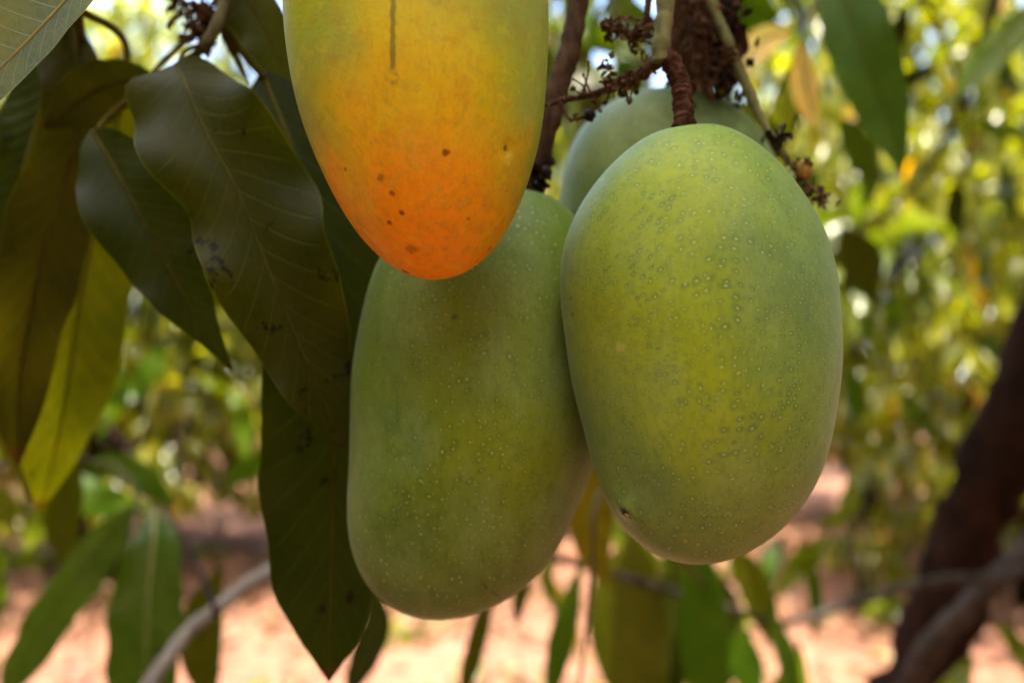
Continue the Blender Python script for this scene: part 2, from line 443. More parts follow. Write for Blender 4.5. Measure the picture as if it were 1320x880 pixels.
for a in [
    (4.9, 11.6, 1, .9, 1.05, 1.05, 'mango tree in the second row behind the dark trunk and low branch'),
    (-4.6, 9.2, 0, .3, 1.0, 1.0, 'second-row mango tree seen through the gap left of the long hanging leaf'),
    (-9.5, 11.5, 1, 1.9, 1.05, 1.1, 'leafy mango tree half hidden behind the olive leaves at the left edge'),
    (0.6, 11.5, 2, 2.6, 1.05, 1.08, 'mango tree whose crown fills the gap above the green fruits'),
    (3.9, 6.4, 1, 3.3, .95, 1.0, 'nearest yellow-green mango tree filling the background right of the large fruit'),
    (-3.5, 7.4, 2, 4.4, .85, .90, 'nearest sunlit mango tree behind the hanging leaves at left'),
    (8.6, 10.0, 0, 4.0, 1.05, 1.2, 'tall leafy mango tree behind the leaning dark trunk at the right edge'),
    (-4.0, 19.0, 1, 5.0, 1.2, 1.2, 'distant mango tree low in the background left of the fruits'),
    (4.5, 20.0, 0, 2.0, 1.3, 1.3, 'distant mango tree above the pale clearing at lower right'),
    (13.5, 18.0, 2, 3.0, 1.3, 1.4, 'distant mango tree farthest to the right behind the trunk'),
    (-14.0, 20.0, 0, 1.0, 1.3, 1.3, 'distant mango tree at the far left of the orchard'),
]: orchard_tree(*a)
def shrub(x, y, r, h, seed, label):
    root = empty('shrub', (x, y, 0)); tag(root, label, 'shrub', 'low shrubs on the orchard floor')
    me = crown_mesh('foliage', (0, 0, h * .58), (r, r, h * .46), int(70 * r * r / .2), 10, CROWN_B if seed % 2 else CROWN_A, seed, L=(.09, .17), hem=-1)
    o = bpy.data.objects.new('foliage', me); col.objects.link(o); o.parent = root; o['kind'] = 'stuff'
    parts = [tube([(0, 0, -.03), (math.cos(a) * r * .3, math.sin(a) * r * .3, h * .45), (math.cos(a) * r * .7, math.sin(a) * r * .7, h * .8)], [.018, .012, .005], 6, 8, .1, seed) for a in (.3, 2.1, 4.4)]
    V, F, _ = join(parts); tm = mesh_from('stem', np.asarray(V), F); tm.materials.append(BARK)
    o = bpy.data.objects.new('stem', tm); col.objects.link(o); o.parent = root
for a in [(2.9, 6.6, .42, .75, 301, 'yellow-green shrub on the soil just left of the dark trunk'), (4.6, 8.6, .7, 1.1, 302, 'dark green shrub behind the dark trunk near the right edge'), (2.2, 9.4, .4, .7, 305, 'small shrub on the soil below the right side of the large fruit'), (-.9, 10.5, .5, .8, 307, 'small shrub directly behind the lower green fruit')]: shrub(*a)
for x, y, k, rz, sc_, wh in [(5.4, .3, 0, 2.2, 1.2, 'to the right of'), (3.9, -3.6, 2, .4, 1.25, 'behind and right of'), (.8, -6.6, 0, 3.9, 1.0, 'straight behind'), (-4.0, -3.8, 0, 1.3, 1.25, 'behind and left of'), (-6.0, .4, 2, 5.1, 1.2, 'to the left of')]:  # added out of view to keep low sky and ground light off the fruits
    orchard_tree(x, y, k, rz, sc_, sc_, 'unseen mango tree added %s the viewpoint, outside the photo' % wh, 'unseen shade trees added around the viewpoint')

# ------------------------------------------------------------------ the fruiting tree: trunk, limbs, overhead crown with added shade clumps
tree = empty('mango_tree', P(1120, 1180, 1.75) * 1.0)
tag(tree, 'fruiting mango tree with dark leaning trunk at right and long leaves hanging in front', 'tree')
base = P(1150, 980, 1.72); tr0 = Vector((base.x - .22, base.y + .02, -.06))
V, F = tube([tr0, base, P(1200, 850, 1.70), P(1262, 650, 1.66), P(1335, 480, 1.62), P(1405, 250, 1.62), P(1450, -100, 1.75), P(1440, -500, 1.9)],
            [.125, .090, .074, .066, .064, .062, .060, .058], 24, 90, .20, 5)
obj('trunk', V, F, BARK, tree, tr0)
HUB = P(640, -900, .55)                        # where the overhead limb passes above the fruits
def limb(pts, rad, mat, seed, name='limb', n=40, sides=12, rough=.08):
    V, F = tube(pts, rad, sides, n, rough, seed)
    return obj(name, V, F, mat, tree, pts[0])
limb([P(1446, -300, 1.82), P(1250, -700, 1.5), P(950, -900, .95), HUB, P(300, -800, .42), P(50, -600, .40)], [.05, .042, .03, .018, .010, .006], BARK, 7)
limb([P(1440, -480, 1.9), P(1300, -900, 2.3), P(900, -1100, 2.6)], [.055, .04, .02], BARK, 8)
limb([P(1440, -480, 1.9), P(1700, -700, 2.2), P(2000, -800, 2.4)], [.055, .04, .02], BARK, 9)
limb([P(1165, 905, 1.66), P(1200, 835, 1.52), P(1255, 775, 1.44), P(1325, 705, 1.38), P(1420, 600, 1.35), P(1560, 480, 1.3)], [.027, .024, .020, .018, .015, .010], GREYBARK, 10)
low = limb([P(1345, 690, 1.40), P(1310, 737, 1.37), P(1210, 748, 1.32), P(1110, 772, 1.25), P(1015, 802, 1.18), P(930, 780, 1.1), P(700, 715, .95), P(560, 690, .88)],
     [.009, .0095, .0085, .0070, .0055, .0050, .005, .0045], GREYBARK, 12, 'branch', 70, 10, .10)
CROWN_C = np.array([-.05, .25, 1.45]) + 3.0 * np.array(sun_dir)
def light_gap(p):                              # sun flecks reach a few of the hanging leaves through gaps in the crown
    keep = np.ones(len(p), dtype=bool); sd = np.array(sun_dir)
    for x, y, d, r in ((58, 640, .42, .15), (972, 765, 1.1, .12)):
        q = p + CROWN_C - np.array(P(x, y, d)); q = q - sd * (q @ sd)[:, None]
        keep &= np.linalg.norm(q, axis=1) > r
    return keep
PALEBARK = bark_material('pale_twig_bark', (.10, .085, .070), (.22, .195, .165), 60, .001)
limb([P(575, 691, .885), P(500, 688, .84), P(420, 700, .8), P(345, 737, .76), P(290, 775, .73), P(235, 822, .70), P(180, 900, .66)], [.0045, .0048, .0052, .0058, .0060, .0062, .0062], PALEBARK, 15, 'branch', 40, 10, .14)
cme = crown_mesh('crown', (0, 0, 0), (.62, .62, .5), 520, 12, CROWN_N, 51, L=(.14, .24), hem=-.9, keep=light_gap)  # out-of-view part of the crown, shrunk onto the sun line to shade the fruits
crown = bpy.data.objects.new('crown', cme); col.objects.link(crown); crown.parent = tree
crown.location = Vector(CROWN_C) - WPOS[tree.name]; crown['kind'] = 'stuff'
cme = crown_mesh('crown', (0, 0, 0), (.62, .8, .75), 150, 12, CROWN_N, 57, L=(.14, .24), hem=-1)  # unseen clump added to block light coming from the left
crown = bpy.data.objects.new('crown', cme); col.objects.link(crown); crown.parent = tree
crown.location = Vector((-1.55, .25, 2.05)) - WPOS[tree.name]; crown['kind'] = 'stuff'
cme = crown_mesh('crown', (0, 0, 0), (.75, .7, .5), 420, 12, CROWN_N, 59, L=(.14, .24), hem=-1)  # unseen clump added overhead to darken the trunk with its shade
crown = bpy.data.objects.new('crown', cme); col.objects.link(crown); crown.parent = tree
crown.location = Vector((.98, .98, 2.95)) - WPOS[tree.name]; crown['kind'] = 'stuff'
for k, (q, rad, nc) in enumerate([(P(800, 20, 2.3), (.42, .3, .34), 46), (P(1130, 345, 3.2), (.20, .2, .22), 9)]):
    cme = crown_mesh('crown', (0, 0, 0), rad, nc, 10, CROWN_N, 70 + k, L=(.13, .22), hem=-1)
    crown = bpy.data.objects.new('crown', cme); col.objects.link(crown); crown.parent = tree
    crown.location = q - WPOS[tree.name]; crown['kind'] = 'stuff'
    limb([q + Vector((.05, 0, -.1)), q + Vector((.02, .02, .15)), q * .6 + Vector((.55, .75, 1.1)), Vector((1.25, 1.75, 3.0))], [.003, .007, .012, .02], BARK, 200 + k, 'branch', 20, 7)
limb([P(50, -600, .40), Vector((-.7, .3, 2.5)), Vector((-1.5, .25, 2.3)), Vector((-2.0, .2, 2.2))], [.008, .009, .007, .003], BARK, 14)

# ------------------------------------------------------------------ single leaves
def leaf(parent, rows, color, roll=0.0, fold=.18, wave=.05, seed=0, mat=LEAF, rib=MIDRIB, ribr=.0011, petiole=None, n=44, m=13, curl=0.0):
    """rows: (x, y, distance, half width left, half width right) along the midrib; widths in photo pixels at that distance"""
    rng = np.random.default_rng(seed)
    R5 = []
    for (x, y, d, a, b) in rows:
        p = P(x, y, d); R5.append((p.x, p.y, p.z, a * d / FPX, b * d / FPX))
    S = catmull(R5, n); C = S[:, :3]
    T = np.gradient(C, axis=0); T /= np.linalg.norm(T, axis=1)[:, None]
    cv = np.array(CAM)
    ph1, ph2 = rng.uniform(0, 6.28, 2); f1, f2 = rng.uniform(2.2, 4.2, 2)
    vs_ = np.linspace(-1, 1, m); V, UV, F = [], [], []
    W_, N_ = [], []
    for i in range(n):
        N = cv - C[i]; N = N - T[i] * N.dot(T[i]); N /= np.linalg.norm(N)
        W = np.cross(N, T[i]); cr, sr = math.cos(roll), math.sin(roll)
        W, N = W * cr + N * sr, N * cr - W * sr
        W_.append(W); N_.append(N)
        u = i / (n - 1); env = math.sin(math.pi * min(1, max(0, u))) ** .5
        for j, v in enumerate(vs_):
            w = max(S[i, 3], 2e-5) if v < 0 else max(S[i, 4], 2e-5)
            w_r = w / max(.35, cr)
            wob = math.sin(u * 6.28 * f1 + ph1) * wave if v < 0 else math.sin(u * 6.28 * f2 + ph2) * wave
            edge = 1 + .045 * math.sin(u * 39 + ph1 * 3) * (.5 + .5 * math.sin(u * 13 + ph2)) * abs(v)
            h = fold * abs(v) * w - curl * v * v * w + wob * v * v * w * env * 2.0
            q = C[i] + W * (v * w_r * edge) + N * h
            V.append(q); UV.append((u, v * .5 + .5))
    for i in range(n - 1):
        for j in range(m - 1):
            k = i * m + j; F.append((k, k + 1, k + m + 1, k + m))
    nb = len(F)
    # raised midrib, on both faces of the blade
    off = len(V)
    s = np.linspace(0, 1, n); rr = .72 * ribr * (1.12 - s) ** .9
    tv, tf = tube([tuple(c) for c in C], rr, 6)
    V += tv; UV += [(.5, .5)] * len(tv); F += [tuple(i + off for i in q) for q in tf]
    if petiole:
        pp = [P(*q) for q in petiole] + [Vector(C[1])]
        off = len(V); tv, tf = tube(pp, [ribr * 1.35] * (len(pp) - 1) + [ribr], 7, 14)
        V += tv; UV += [(.5, .5)] * len(tv); F += [tuple(i + off for i in q) for q in tf]
    o = obj('leaf', V, F, [mat, rib], parent, C[0], uv=UV, mat_idx=[0] * nb + [1] * (len(F) - nb))
    o.color = (*color, 1.0)
    return o
def twig(pts, rad, mat=TWIG, name='twig', n=30, seed=1, sides=9, rough=.08):
    V, F = tube(pts, rad, sides, n, rough, seed)
    return obj(name, V, F, mat, tree, pts[0])

OLIVE = (.023, .029, .0008); DARK = (.010, .016, .0006); GREEN = (.022, .052, .002); BROWN = (.018, .0195, .0005)
YELLOW = (.046, .058, .001); GREY = (.105, .160, .125)

far = lambda k, rows: [(x, y, d * k, a, b) for x, y, d, a, b in rows]
# shoot at the left, its leaves hang beside the fruits
t1 = twig([P(120, -640, .40), P(250, -300, .33), P(300, -60, .305), P(285, 20, .30), P(262, 62, .296)], [.005, .004, .0028, .0024, .0018])
leaf(t1, [(226, 82, .288, 4, 4), (233, 96, .283, 62, 36), (243, 120, .278, 76, 55), (270, 180, .272, 80, 80), (303, 240, .268, 72, 90), (345, 343, .266, 70, 88), (385, 440, .266, 55, 68), (416, 512, .268, 35, 38), (437, 560, .270, 10, 12), (443, 580, .272, 0, 0)],
     OLIVE, roll=.12, fold=.22, wave=.20, seed=3, ribr=.0006, petiole=[(268, 55, .297), (240, 66, .294)])
leaf(t1, [(338, 92, .314, 3, 3), (350, 125, .312, 34, 40), (382, 205, .308, 72, 78), (420, 320, .305, 86, 88), (434, 450, .303, 92, 80), (432, 560, .304, 92, 70), (429, 650, .306, 88, 62), (427, 740, .309, 72, 56), (425, 805, .312, 46, 42), (424, 850, .315, 18, 20), (424, 880, .317, 0, 0)],
     DARK, roll=-.08, fold=.18, wave=.12, seed=5, ribr=.0013, petiole=[(285, 30, .302), (315, 70, .31)])
leaf(t1, [(118, 168, .300, 4, 4), (138, 200, .296, 40, 38), (175, 268, .291, 56, 56), (216, 342, .289, 48, 52), (251, 402, .289, 27, 27), (280, 447, .290, 11, 11), (301, 480, .291, 0, 0)],
     (.013, .021, .0008), roll=.20, fold=.30, wave=.16, seed=8, ribr=.0008, petiole=[(262, 62, .297), (190, 110, .302), (140, 150, .303)])
leaf(t1, [(206, 108, .318, 3, 3), (180, 102, .318, 18, 24), (142, 108, .320, 32, 40), (100, 130, .322, 28, 40), (58, 165, .325, 2, 2)],
     BROWN, fold=.2, wave=.1, seed=11, petiole=[(262, 62, .300), (230, 95, .312)])
leaf(t1, [(296, -60, .315, 5, 5), (315, -10, .315, 40, 28), (343, 38, .316, 44, 28), (366, 88, .318, 26, 16), (384, 130, .32, 0, 0)],
     OLIVE, roll=-.2, seed=13, petiole=[(300, -90, .31)])
# second shoot, at the left edge
t2 = twig([P(50, -600, .40), P(60, -250, .34), P(85, -30, .30), P(92, 15, .29)], [.0045, .0035, .0025, .0018], seed=2)
leaf(t2, far(1.36, [(78, 55, .278, 4, 4), (62, 105, .276, 30, 30), (42, 180, .274, 45, 42), (18, 260, .274, 50, 46), (-10, 350, .276, 40, 40), (-32, 440, .28, 2, 2)]),
     DARK, roll=.15, fold=.25, seed=17, mat=LEAF_SHINY, rib=MIDRIB, petiole=[(92, 15, .29)])
leaf(t2, far(1.28, [(96, 20, .268, 3, 3), (97, 70, .264, 36, 24), (102, 130, .262, 46, 24), (90, 210, .264, 46, 34), (62, 300, .268, 50, 44), (38, 400, .272, 46, 44), (22, 510, .276, 34, 34), (22, 600, .28, 2, 2)]),
     BROWN, roll=-.25, fold=.16, wave=.16, seed=19, petiole=[(92, 5, .29)])
leaf(t2, far(1.25, [(168, 90, .33, 6, 6), (150, 160, .33, 56, 54), (128, 260, .33, 80, 66), (106, 370, .332, 78, 62), (90, 470, .334, 68, 54), (76, 555, .336, 46, 38), (60, 625, .338, 20, 16), (50, 660, .34, 0, 0)]),
     YELLOW, roll=-.5, fold=.10, wave=.08, seed=23, petiole=[(95, 10, .295), (150, 40, .32)])
leaf(t2, far(1.3, [(120, 130, .345, 6, 6), (80, 250, .345, 60, 60), (40, 380, .345, 66, 60), (30, 500, .345, 56, 46), (38, 590, .345, 26, 22), (40, 650, .345, 0, 0)]),
     (.030, .032, .001), roll=-.1, fold=.12, wave=.08, seed=27, petiole=[(100, 0, .30)])
leaf(t2, [(215, -140, .212, 8, 4), (155, -75, .208, 80, 18), (92, -8, .206, 112, 24), (42, 46, .206, 124, 27), (-10, 98, .208, 122, 28), (-80, 166, .212, 90, 20), (-130, 216, .216, 3, 3)],
     GREY, roll=.35, fold=.20, wave=.02, seed=29, mat=LEAF_PALE, rib=MIDRIB_PALE, ribr=.0007, petiole=[(85, -120, .30), (180, -170, .24)])

# low shoot in the lower left
t3 = twig([P(190, 880, .78), P(205, 800, .80), P(190, 700, .79), P(160, 610, .81), P(105, 590, .84)], [.003, .0025, .002, .0018, .001], seed=3)
leaf(t3, far(1.3, [(172, 652, .57, 3, 3), (142, 684, .56, 20, 22), (97, 745, .55, 26, 28), (52, 812, .55, 26, 26), (22, 866, .55, 18, 20), (2, 910, .55, 0, 0)]),
     GREEN, roll=-.5, fold=.25, seed=31, mat=LEAF_WET, petiole=[(185, 660, .78)])
leaf(t3, far(1.3, [(200, 655, .60, 3, 3), (198, 700, .585, 30, 32), (192, 760, .58, 42, 42), (188, 830, .58, 45, 43), (185, 900, .59, 38, 38), (183, 980, .60, 0, 0)]),
     GREEN, roll=.45, fold=.22, curl=.1, seed=33, mat=LEAF_WET, rib=MIDRIB_PALE, petiole=[(190, 700, .78)])
leaf(t3, far(1.3, [(108, 610, .65, 3, 3), (145, 601, .64, 14, 18), (188, 622, .64, 16, 18), (226, 660, .65, 0, 0)]), GREEN, seed=35, mat=LEAF_SHINY)
leaf(t3, far(1.3, [(78, 560, .66, 3, 3), (84, 620, .66, 20, 20), (80, 680, .66, 20, 20), (92, 740, .66, 0, 0)]), OLIVE, seed=36)
leaf(t3, far(1.3, [(345, 580, .70, 3, 3), (318, 605, .70, 14, 14), (285, 630, .70, 0, 0)]), GREEN, seed=37)
leaf(t3, far(1.3, [(-20, 620, .6, 3, 3), (0, 650, .6, 18, 18), (20, 685, .6, 0, 0)]), YELLOW, seed=38)
leaf(t3, far(1.3, [(285, 730, .72, 3, 3), (262, 790, .72, 24, 24), (262, 850, .72, 26, 22), (280, 920, .72, 0, 0)]), OLIVE, seed=39)
# low shoots hanging under the fruits
t4 = twig([P(930, 780, 1.1), P(860, 700, .8), P(800, 660, .62), P(770, 640, .56), P(762, 760, .58), P(745, 900, .60)], [.003, .0028, .0024, .002, .0016, .001], seed=4)
B4 = [
    ([(812, 680, .60, 3, 3), (820, 740, .60, 32, 36), (824, 810, .60, 42, 44), (822, 890, .60, 42, 44), (820, 985, .60, 0, 0)], (.034, .040, .0015), .1, 41),
    ([(900, 680, .56, 3, 3), (903, 760, .56, 30, 32), (908, 840, .56, 36, 38), (914, 930, .56, 20, 20), (916, 970, .56, 0, 0)], GREEN, -.2, 42),
    ([(938, 700, .66, 3, 3), (962, 735, .66, 22, 24), (984, 785, .66, 22, 22), (992, 835, .66, 0, 0)], YELLOW, .1, 43),
    ([(640, 735, .55, 3, 3), (622, 800, .55, 13, 14), (606, 860, .55, 14, 14), (588, 925, .55, 0, 0)], OLIVE, .3, 44),
    ([(690, 720, .58, 3, 3), (672, 765, .58, 12, 12), (664, 815, .58, 0, 0)], OLIVE, .1, 45),
    ([(748, 730, .60, 3, 3), (733, 790, .60, 18, 18), (718, 850, .60, 18, 20), (704, 925, .60, 0, 0)], GREEN, .3, 46),
    ([(470, 740, .50, 3, 3), (487, 795, .50, 20, 20), (470, 850, .50, 24, 22), (440, 910, .50, 0, 0)], DARK, .2, 47),
    ([(860, 700, .70, 3, 3), (866, 780, .70, 26, 28), (862, 860, .70, 28, 28), (866, 950, .70, 0, 0)], DARK, .2, 48),
    ([(990, 780, .62, 3, 3), (1008, 830, .62, 14, 16), (1022, 880, .62, 12, 12), (1026, 920, .62, 0, 0)], GREEN, .2, 49),
    ([(775, 590, .48, 3, 3), (762, 650, .48, 32, 36), (766, 710, .48, 26, 26), (790, 765, .48, 0, 0)], (.060, .050, .002), .1, 50),
    ([(955, 800, .74, 3, 3), (960, 850, .74, 24, 28), (975, 930, .74, 0, 0)], GREEN, .2, 52),
    ([(720, 690, .62, 3, 3), (705, 745, .62, 10, 10), (725, 800, .62, 0, 0)], OLIVE, .2, 53),
    ([(800, 700, .78, 3, 3), (782, 770, .78, 24, 22), (790, 850, .78, 26, 24), (812, 930, .78, 0, 0)], OLIVE, .3, 54),
    ([(930, 740, .80, 3, 3), (938, 800, .80, 22, 26), (928, 870, .80, 24, 22), (905, 950, .80, 0, 0)], DARK, -.3, 55),
    ([(850, 690, .86, 3, 3), (885, 735, .86, 24, 22), (890, 800, .86, 24, 22), (872, 880, .86, 0, 0)], OLIVE, .1, 56),
    ([(780, 655, .66, 3, 3), (800, 690, .66, 16, 18), (835, 720, .66, 16, 18), (868, 735, .66, 0, 0)], (.075, .11, .012), .2, 57),
    ([(1030, 700, .9, 3, 3), (1045, 735, .9, 10, 10), (1052, 780, .9, 10, 10), (1048, 830, .9, 0, 0)], GREEN, .2, 58),
    ([(690, 735, .8, 3, 3), (712, 760, .8, 12, 12), (735, 800, .8, 12, 12), (745, 850, .8, 0, 0)], (.09, .07, .01), .2, 59),
]
for rows, c, ro, sd in B4: leaf(t4, [(x, y, d * 1.75, a * .82, b * .82) for x, y, d, a, b in rows], c, roll=ro, seed=sd, mat=LEAF_SHINY if sd % 2 else LEAF, n=26, m=9)
def loose(par, spots, seed, cols):
    rg = random.Random(seed)
    for (x, y, d) in spots:
        a = rg.uniform(-.9, .9); L = rg.uniform(.10, .17) * FPX / d; w = L * rg.uniform(.11, .16); b = rg.uniform(-.5, .5)
        rows = [(x + math.sin(a + b * t_) * L * t_, y + math.cos(a + b * t_) * L * t_, d + rg.uniform(-.02, .02), w * f, w * f) for t_, f in ((0, .08), (.25, .85), (.5, 1.0), (.78, .6), (1.0, 0))]
        leaf(par, rows, rg.choice(cols), roll=rg.uniform(-.6, .6), fold=rg.uniform(.1, .4), curl=rg.uniform(0, .2), wave=.1, seed=int(x), mat=LEAF_SHINY, n=18, m=7, ribr=.0014)
LIME = (.055, .085, .002)
t6 = twig([P(280, 790, .70), P(240, 700, 1.0), P(150, 560, 1.35), P(60, 450, 1.5), P(-60, 380, 1.6)], [.003, .003, .0028, .0024, .002], BARK, seed=9)
loose(t6, [(20, 520, 1.2), (70, 545, 1.3), (110, 500, 1.45), (160, 470, 1.7), (215, 445, 1.9), (255, 480, 2.0), (300, 500, 1.8), (40, 600, 1.1), (100, 620, 1.15), (5, 700, 1.0), (120, 430, 1.7), (60, 430, 1.6)], 21, [GREEN, LIME, OLIVE, YELLOW, (.030, .060, .002)])
t7 = twig([P(1110, 772, 1.25), P(1100, 690, 1.5), P(1130, 600, 1.8), P(1200, 520, 2.0), P(1290, 460, 2.1)], [.003, .003, .0028, .0024, .002], BARK, seed=10)
loose(t7, [(1095, 560, 1.7), (1130, 590, 1.8), (1160, 500, 2.0), (1110, 640, 1.6), (1180, 560, 2.0), (1215, 470, 2.1), (1090, 470, 1.9), (1250, 430, 2.1), (1140, 420, 2.0), (1070, 690, 1.5), (1010, 690, 1.4), (1285, 800, 1.3), (1255, 845, 1.3), (1150, 690, 1.7), (1030, 830, 1.2)], 22, [GREEN, LIME, OLIVE, YELLOW, (.030, .060, .002)])
# shoots at the upper right
t5 = twig([P(1150, -760, 1.2), P(1120, -300, .8), P(1085, -90, .66), P(1050, 10, .62), P(1020, 40, .60)], [.006, .004, .003, .002, .0014], seed=6)
B5 = [
    ([(1076, -60, .62, 3, 3), (1090, 5, .61, 32, 38), (1114, 70, .60, 40, 42), (1140, 140, .60, 32, 30), (1155, 190, .60, 16, 14), (1163, 228, .60, 0, 0)], (.030, .075, .010), .15, 61),
    ([(1020, 40, .60, 3, 3), (985, 52, .60, 17, 20), (962, 78, .60, 15, 18), (955, 112, .60, 0, 0)], (.40, .38, .22), .3, 63),  # pale blade colour carries the sunlight on this leaf
    ([(1032, 55, .60, 3, 3), (1036, 95, .60, 17, 15), (1044, 135, .60, 15, 13), (1050, 168, .60, 0, 0)], (.40, .34, .16), .2, 64),
    ([(1015, 90, .62, 3, 3), (1012, 135, .62, 14, 14), (1015, 190, .62, 0, 0)], (.11, .17, .012), .2, 65),
    ([(930, -20, .55, 3, 3), (965, 10, .55, 24, 26), (1005, 20, .55, 2, 2)], GREEN, .2, 66),
    ([(1345, -5, .80, 3, 3), (1302, 42, .80, 18, 20), (1265, 85, .80, 18, 20), (1222, 135, .80, 0, 0)], (.06, .12, .012), .2, 67),
    ([(1085, 290, 1.5, 3, 3), (1108, 332, 1.5, 26, 28), (1128, 395, 1.5, 0, 0)], OLIVE, .2, 69),
]
for rows, c, ro, sd in B5: leaf(t5, rows, c, roll=ro, seed=sd, mat=LEAF_SHINY if sd in (61, 67) else LEAF, n=26, m=9)

t8 = twig([P(1085, -90, .66), P(1150, -60, 1.2), P(1220, 60, 1.8), P(1250, 180, 2.1), P(1215, 300, 2.3), P(1150, 380, 2.4)], [.003, .004, .005, .005, .004, .003], BARK, seed=12)
loose(t8, [(1080, 150, 1.5), (1060, 220, 1.6), (1110, 290, 1.7), (1090, 330, 1.8), (1170, 10, 1.5), (1205, 80, 1.8), (1255, 150, 2.0), (1290, 60, 1.7), (1235, 230, 2.1), (1195, 300, 2.2), (1275, 320, 2.1), (1150, 370, 2.3), (1300, 210, 2.0), (1105, 400, 2.2), (1040, 130, 1.3)], 23, [OLIVE, DARK, GREEN, (.030, .060, .002), DARK])  # dark blades added to stand in for shaded gaps in the foliage
t9 = twig([P(775, -350, .34), P(800, -60, 1.2), P(770, 20, 1.5), P(730, 60, 1.6)], [.003, .003, .003, .002], BARK, seed=13)
loose(t9, [(720, -10, 1.3), (760, 20, 1.4), (790, 50, 1.5), (735, 70, 1.5), (820, 0, 1.4), (705, 110, 1.6)], 24, [OLIVE, GREEN, (.030, .060, .002)])

# ------------------------------------------------------------------ fruit stalks and dried flower panicles
def scraps(along, spread, n, size, seed):
    """curled dry scales and flower remnants gathered along a line, as one crumbly mesh"""
    rng = np.random.default_rng(seed); A = np.asarray([tuple(p) for p in along])
    V, F = [], []
    for k in range(n):
        s = rng.uniform(0, len(A) - 1.001); i = int(s); f = s - i
        c = A[i] * (1 - f) + A[i+1] * f + rng.normal(0, spread, 3)
        a = rng.normal(0, 1, 3); a /= np.linalg.norm(a); b = np.cross(a, rng.normal(0, 1, 3)); b /= np.linalg.norm(b); e = np.cross(a, b)
        l = size * rng.uniform(.5, 1.6); w = l * rng.uniform(.25, .55); o = len(V)
        for q in ((0, 0, 0), (-w, l * .4, .2 * l), (w * .8, l * .45, .25 * l), (0, l * .55, -.1 * l), (-.3 * w, l * .9, .35 * l), (.2 * w, l * 1.1, .1 * l)):
            V.append(c + a * q[1] + b * q[0] + e * q[2])
        F += [(o, o+3, o+1), (o, o+2, o+3), (o+1, o+3, o+4), (o+3, o+2, o+5), (o+3, o+5, o+4)]
    return V, F
def spray(along, n, length, seed):
    """fine broken flower stalks branching off a line"""
    rng = np.random.default_rng(seed); A = np.asarray([tuple(p) for p in along]); parts = []
    for k in range(n):
        q = rng.uniform(0, len(A) - 1.001); i = int(q); f = q - i; p = A[i] * (1 - f) + A[i+1] * f
        d = rng.normal(0, 1, 3); d /= np.linalg.norm(d); l = length * rng.uniform(.4, 1.3); e = p + d * l * .5 + rng.normal(0, .2, 3) * l; g = e + (d + rng.normal(0, .6, 3)) * l * .4
        parts.append(tube([tuple(p), tuple(e), tuple(g)], [.00042, .0003, .0002], 5, 7, .2, k))
        if rng.random() < .7: parts.append(bud(g, .0006 * rng.uniform(.6, 1.5), k))
    V, F, _ = join(parts); return V, F
def bud(c, r, seed):
    rng = np.random.default_rng(seed); V, F = [], []
    nu, nv = 10, 7
    for i in range(nv + 1):
        for j in range(nu):
            th = math.pi * i / nv; ph = 2 * math.pi * j / nu; q = r * (1 + rng.normal(0, .10))
            V.append((c[0] + q * math.sin(th) * math.cos(ph), c[1] + q * math.sin(th) * math.sin(ph), c[2] + q * math.cos(th)))
    for i in range(nv):
        for j in range(nu):
            k = (j + 1) % nu; F.append((i*nu + j, (i+1)*nu + j, (i+1)*nu + k, i*nu + k))
    return V, F
def nodes_on(pts, rad, seed, count):           # knobbly scars along a stalk
    S = catmull(np.c_[np.asarray([tuple(p) for p in pts]), np.asarray(rad)], 120); rng = np.random.default_rng(seed); out = []
    for k in rng.integers(3, 117, count):
        out.append(bud(S[k, :3] + rng.normal(0, .45, 3) * S[k, 3], S[k, 3] * rng.uniform(.25, .55), int(k)))
    return out
def stalk(pts, rad, mat, seed, knobs=8, name='fruit_stalk', rough=.12, ring=.05):
    S = catmull(np.c_[np.asarray([tuple(p) for p in pts]), np.asarray(rad)], 110); rng = np.random.default_rng(seed + 1)
    S[:, 3] *= 1 + ring * rng.normal(0, 1, 110) + ring * .8 * np.sign(np.sin(np.cumsum(rng.uniform(.3, 1.6, 110))))
    parts = [tube([tuple(q) for q in S[:, :3]], S[:, 3], 16, None, rough, seed)] + nodes_on(pts, rad, seed, knobs)
    V, F, _ = join(parts)
    return obj(name, V, F, mat, tree, pts[0])
# stalk of the left green fruit
sA = [HUB, P(775, -350, .34), P(752, -60, .292), P(744, 10, .288), P(733, 70, .284), P(712, 140, .282), P(696, 200, .281), P(686, 246, .281)]
stalk(sA, [.007, .005, .0036, .0036, .0034, .0036, .0036, .0040], BROWNSTALK, 71, 16)
v, f = scraps([P(697, 205, .279), P(692, 225, .278), P(690, 240, .277)], .0013, 46, .0030, 72)
b1 = bud(P(703, 222, .277), .0022, 7); V, F, _ = join([(v, f), b1]); obj('calyx', V, F, BLACK, tree, P(692, 225, .278))
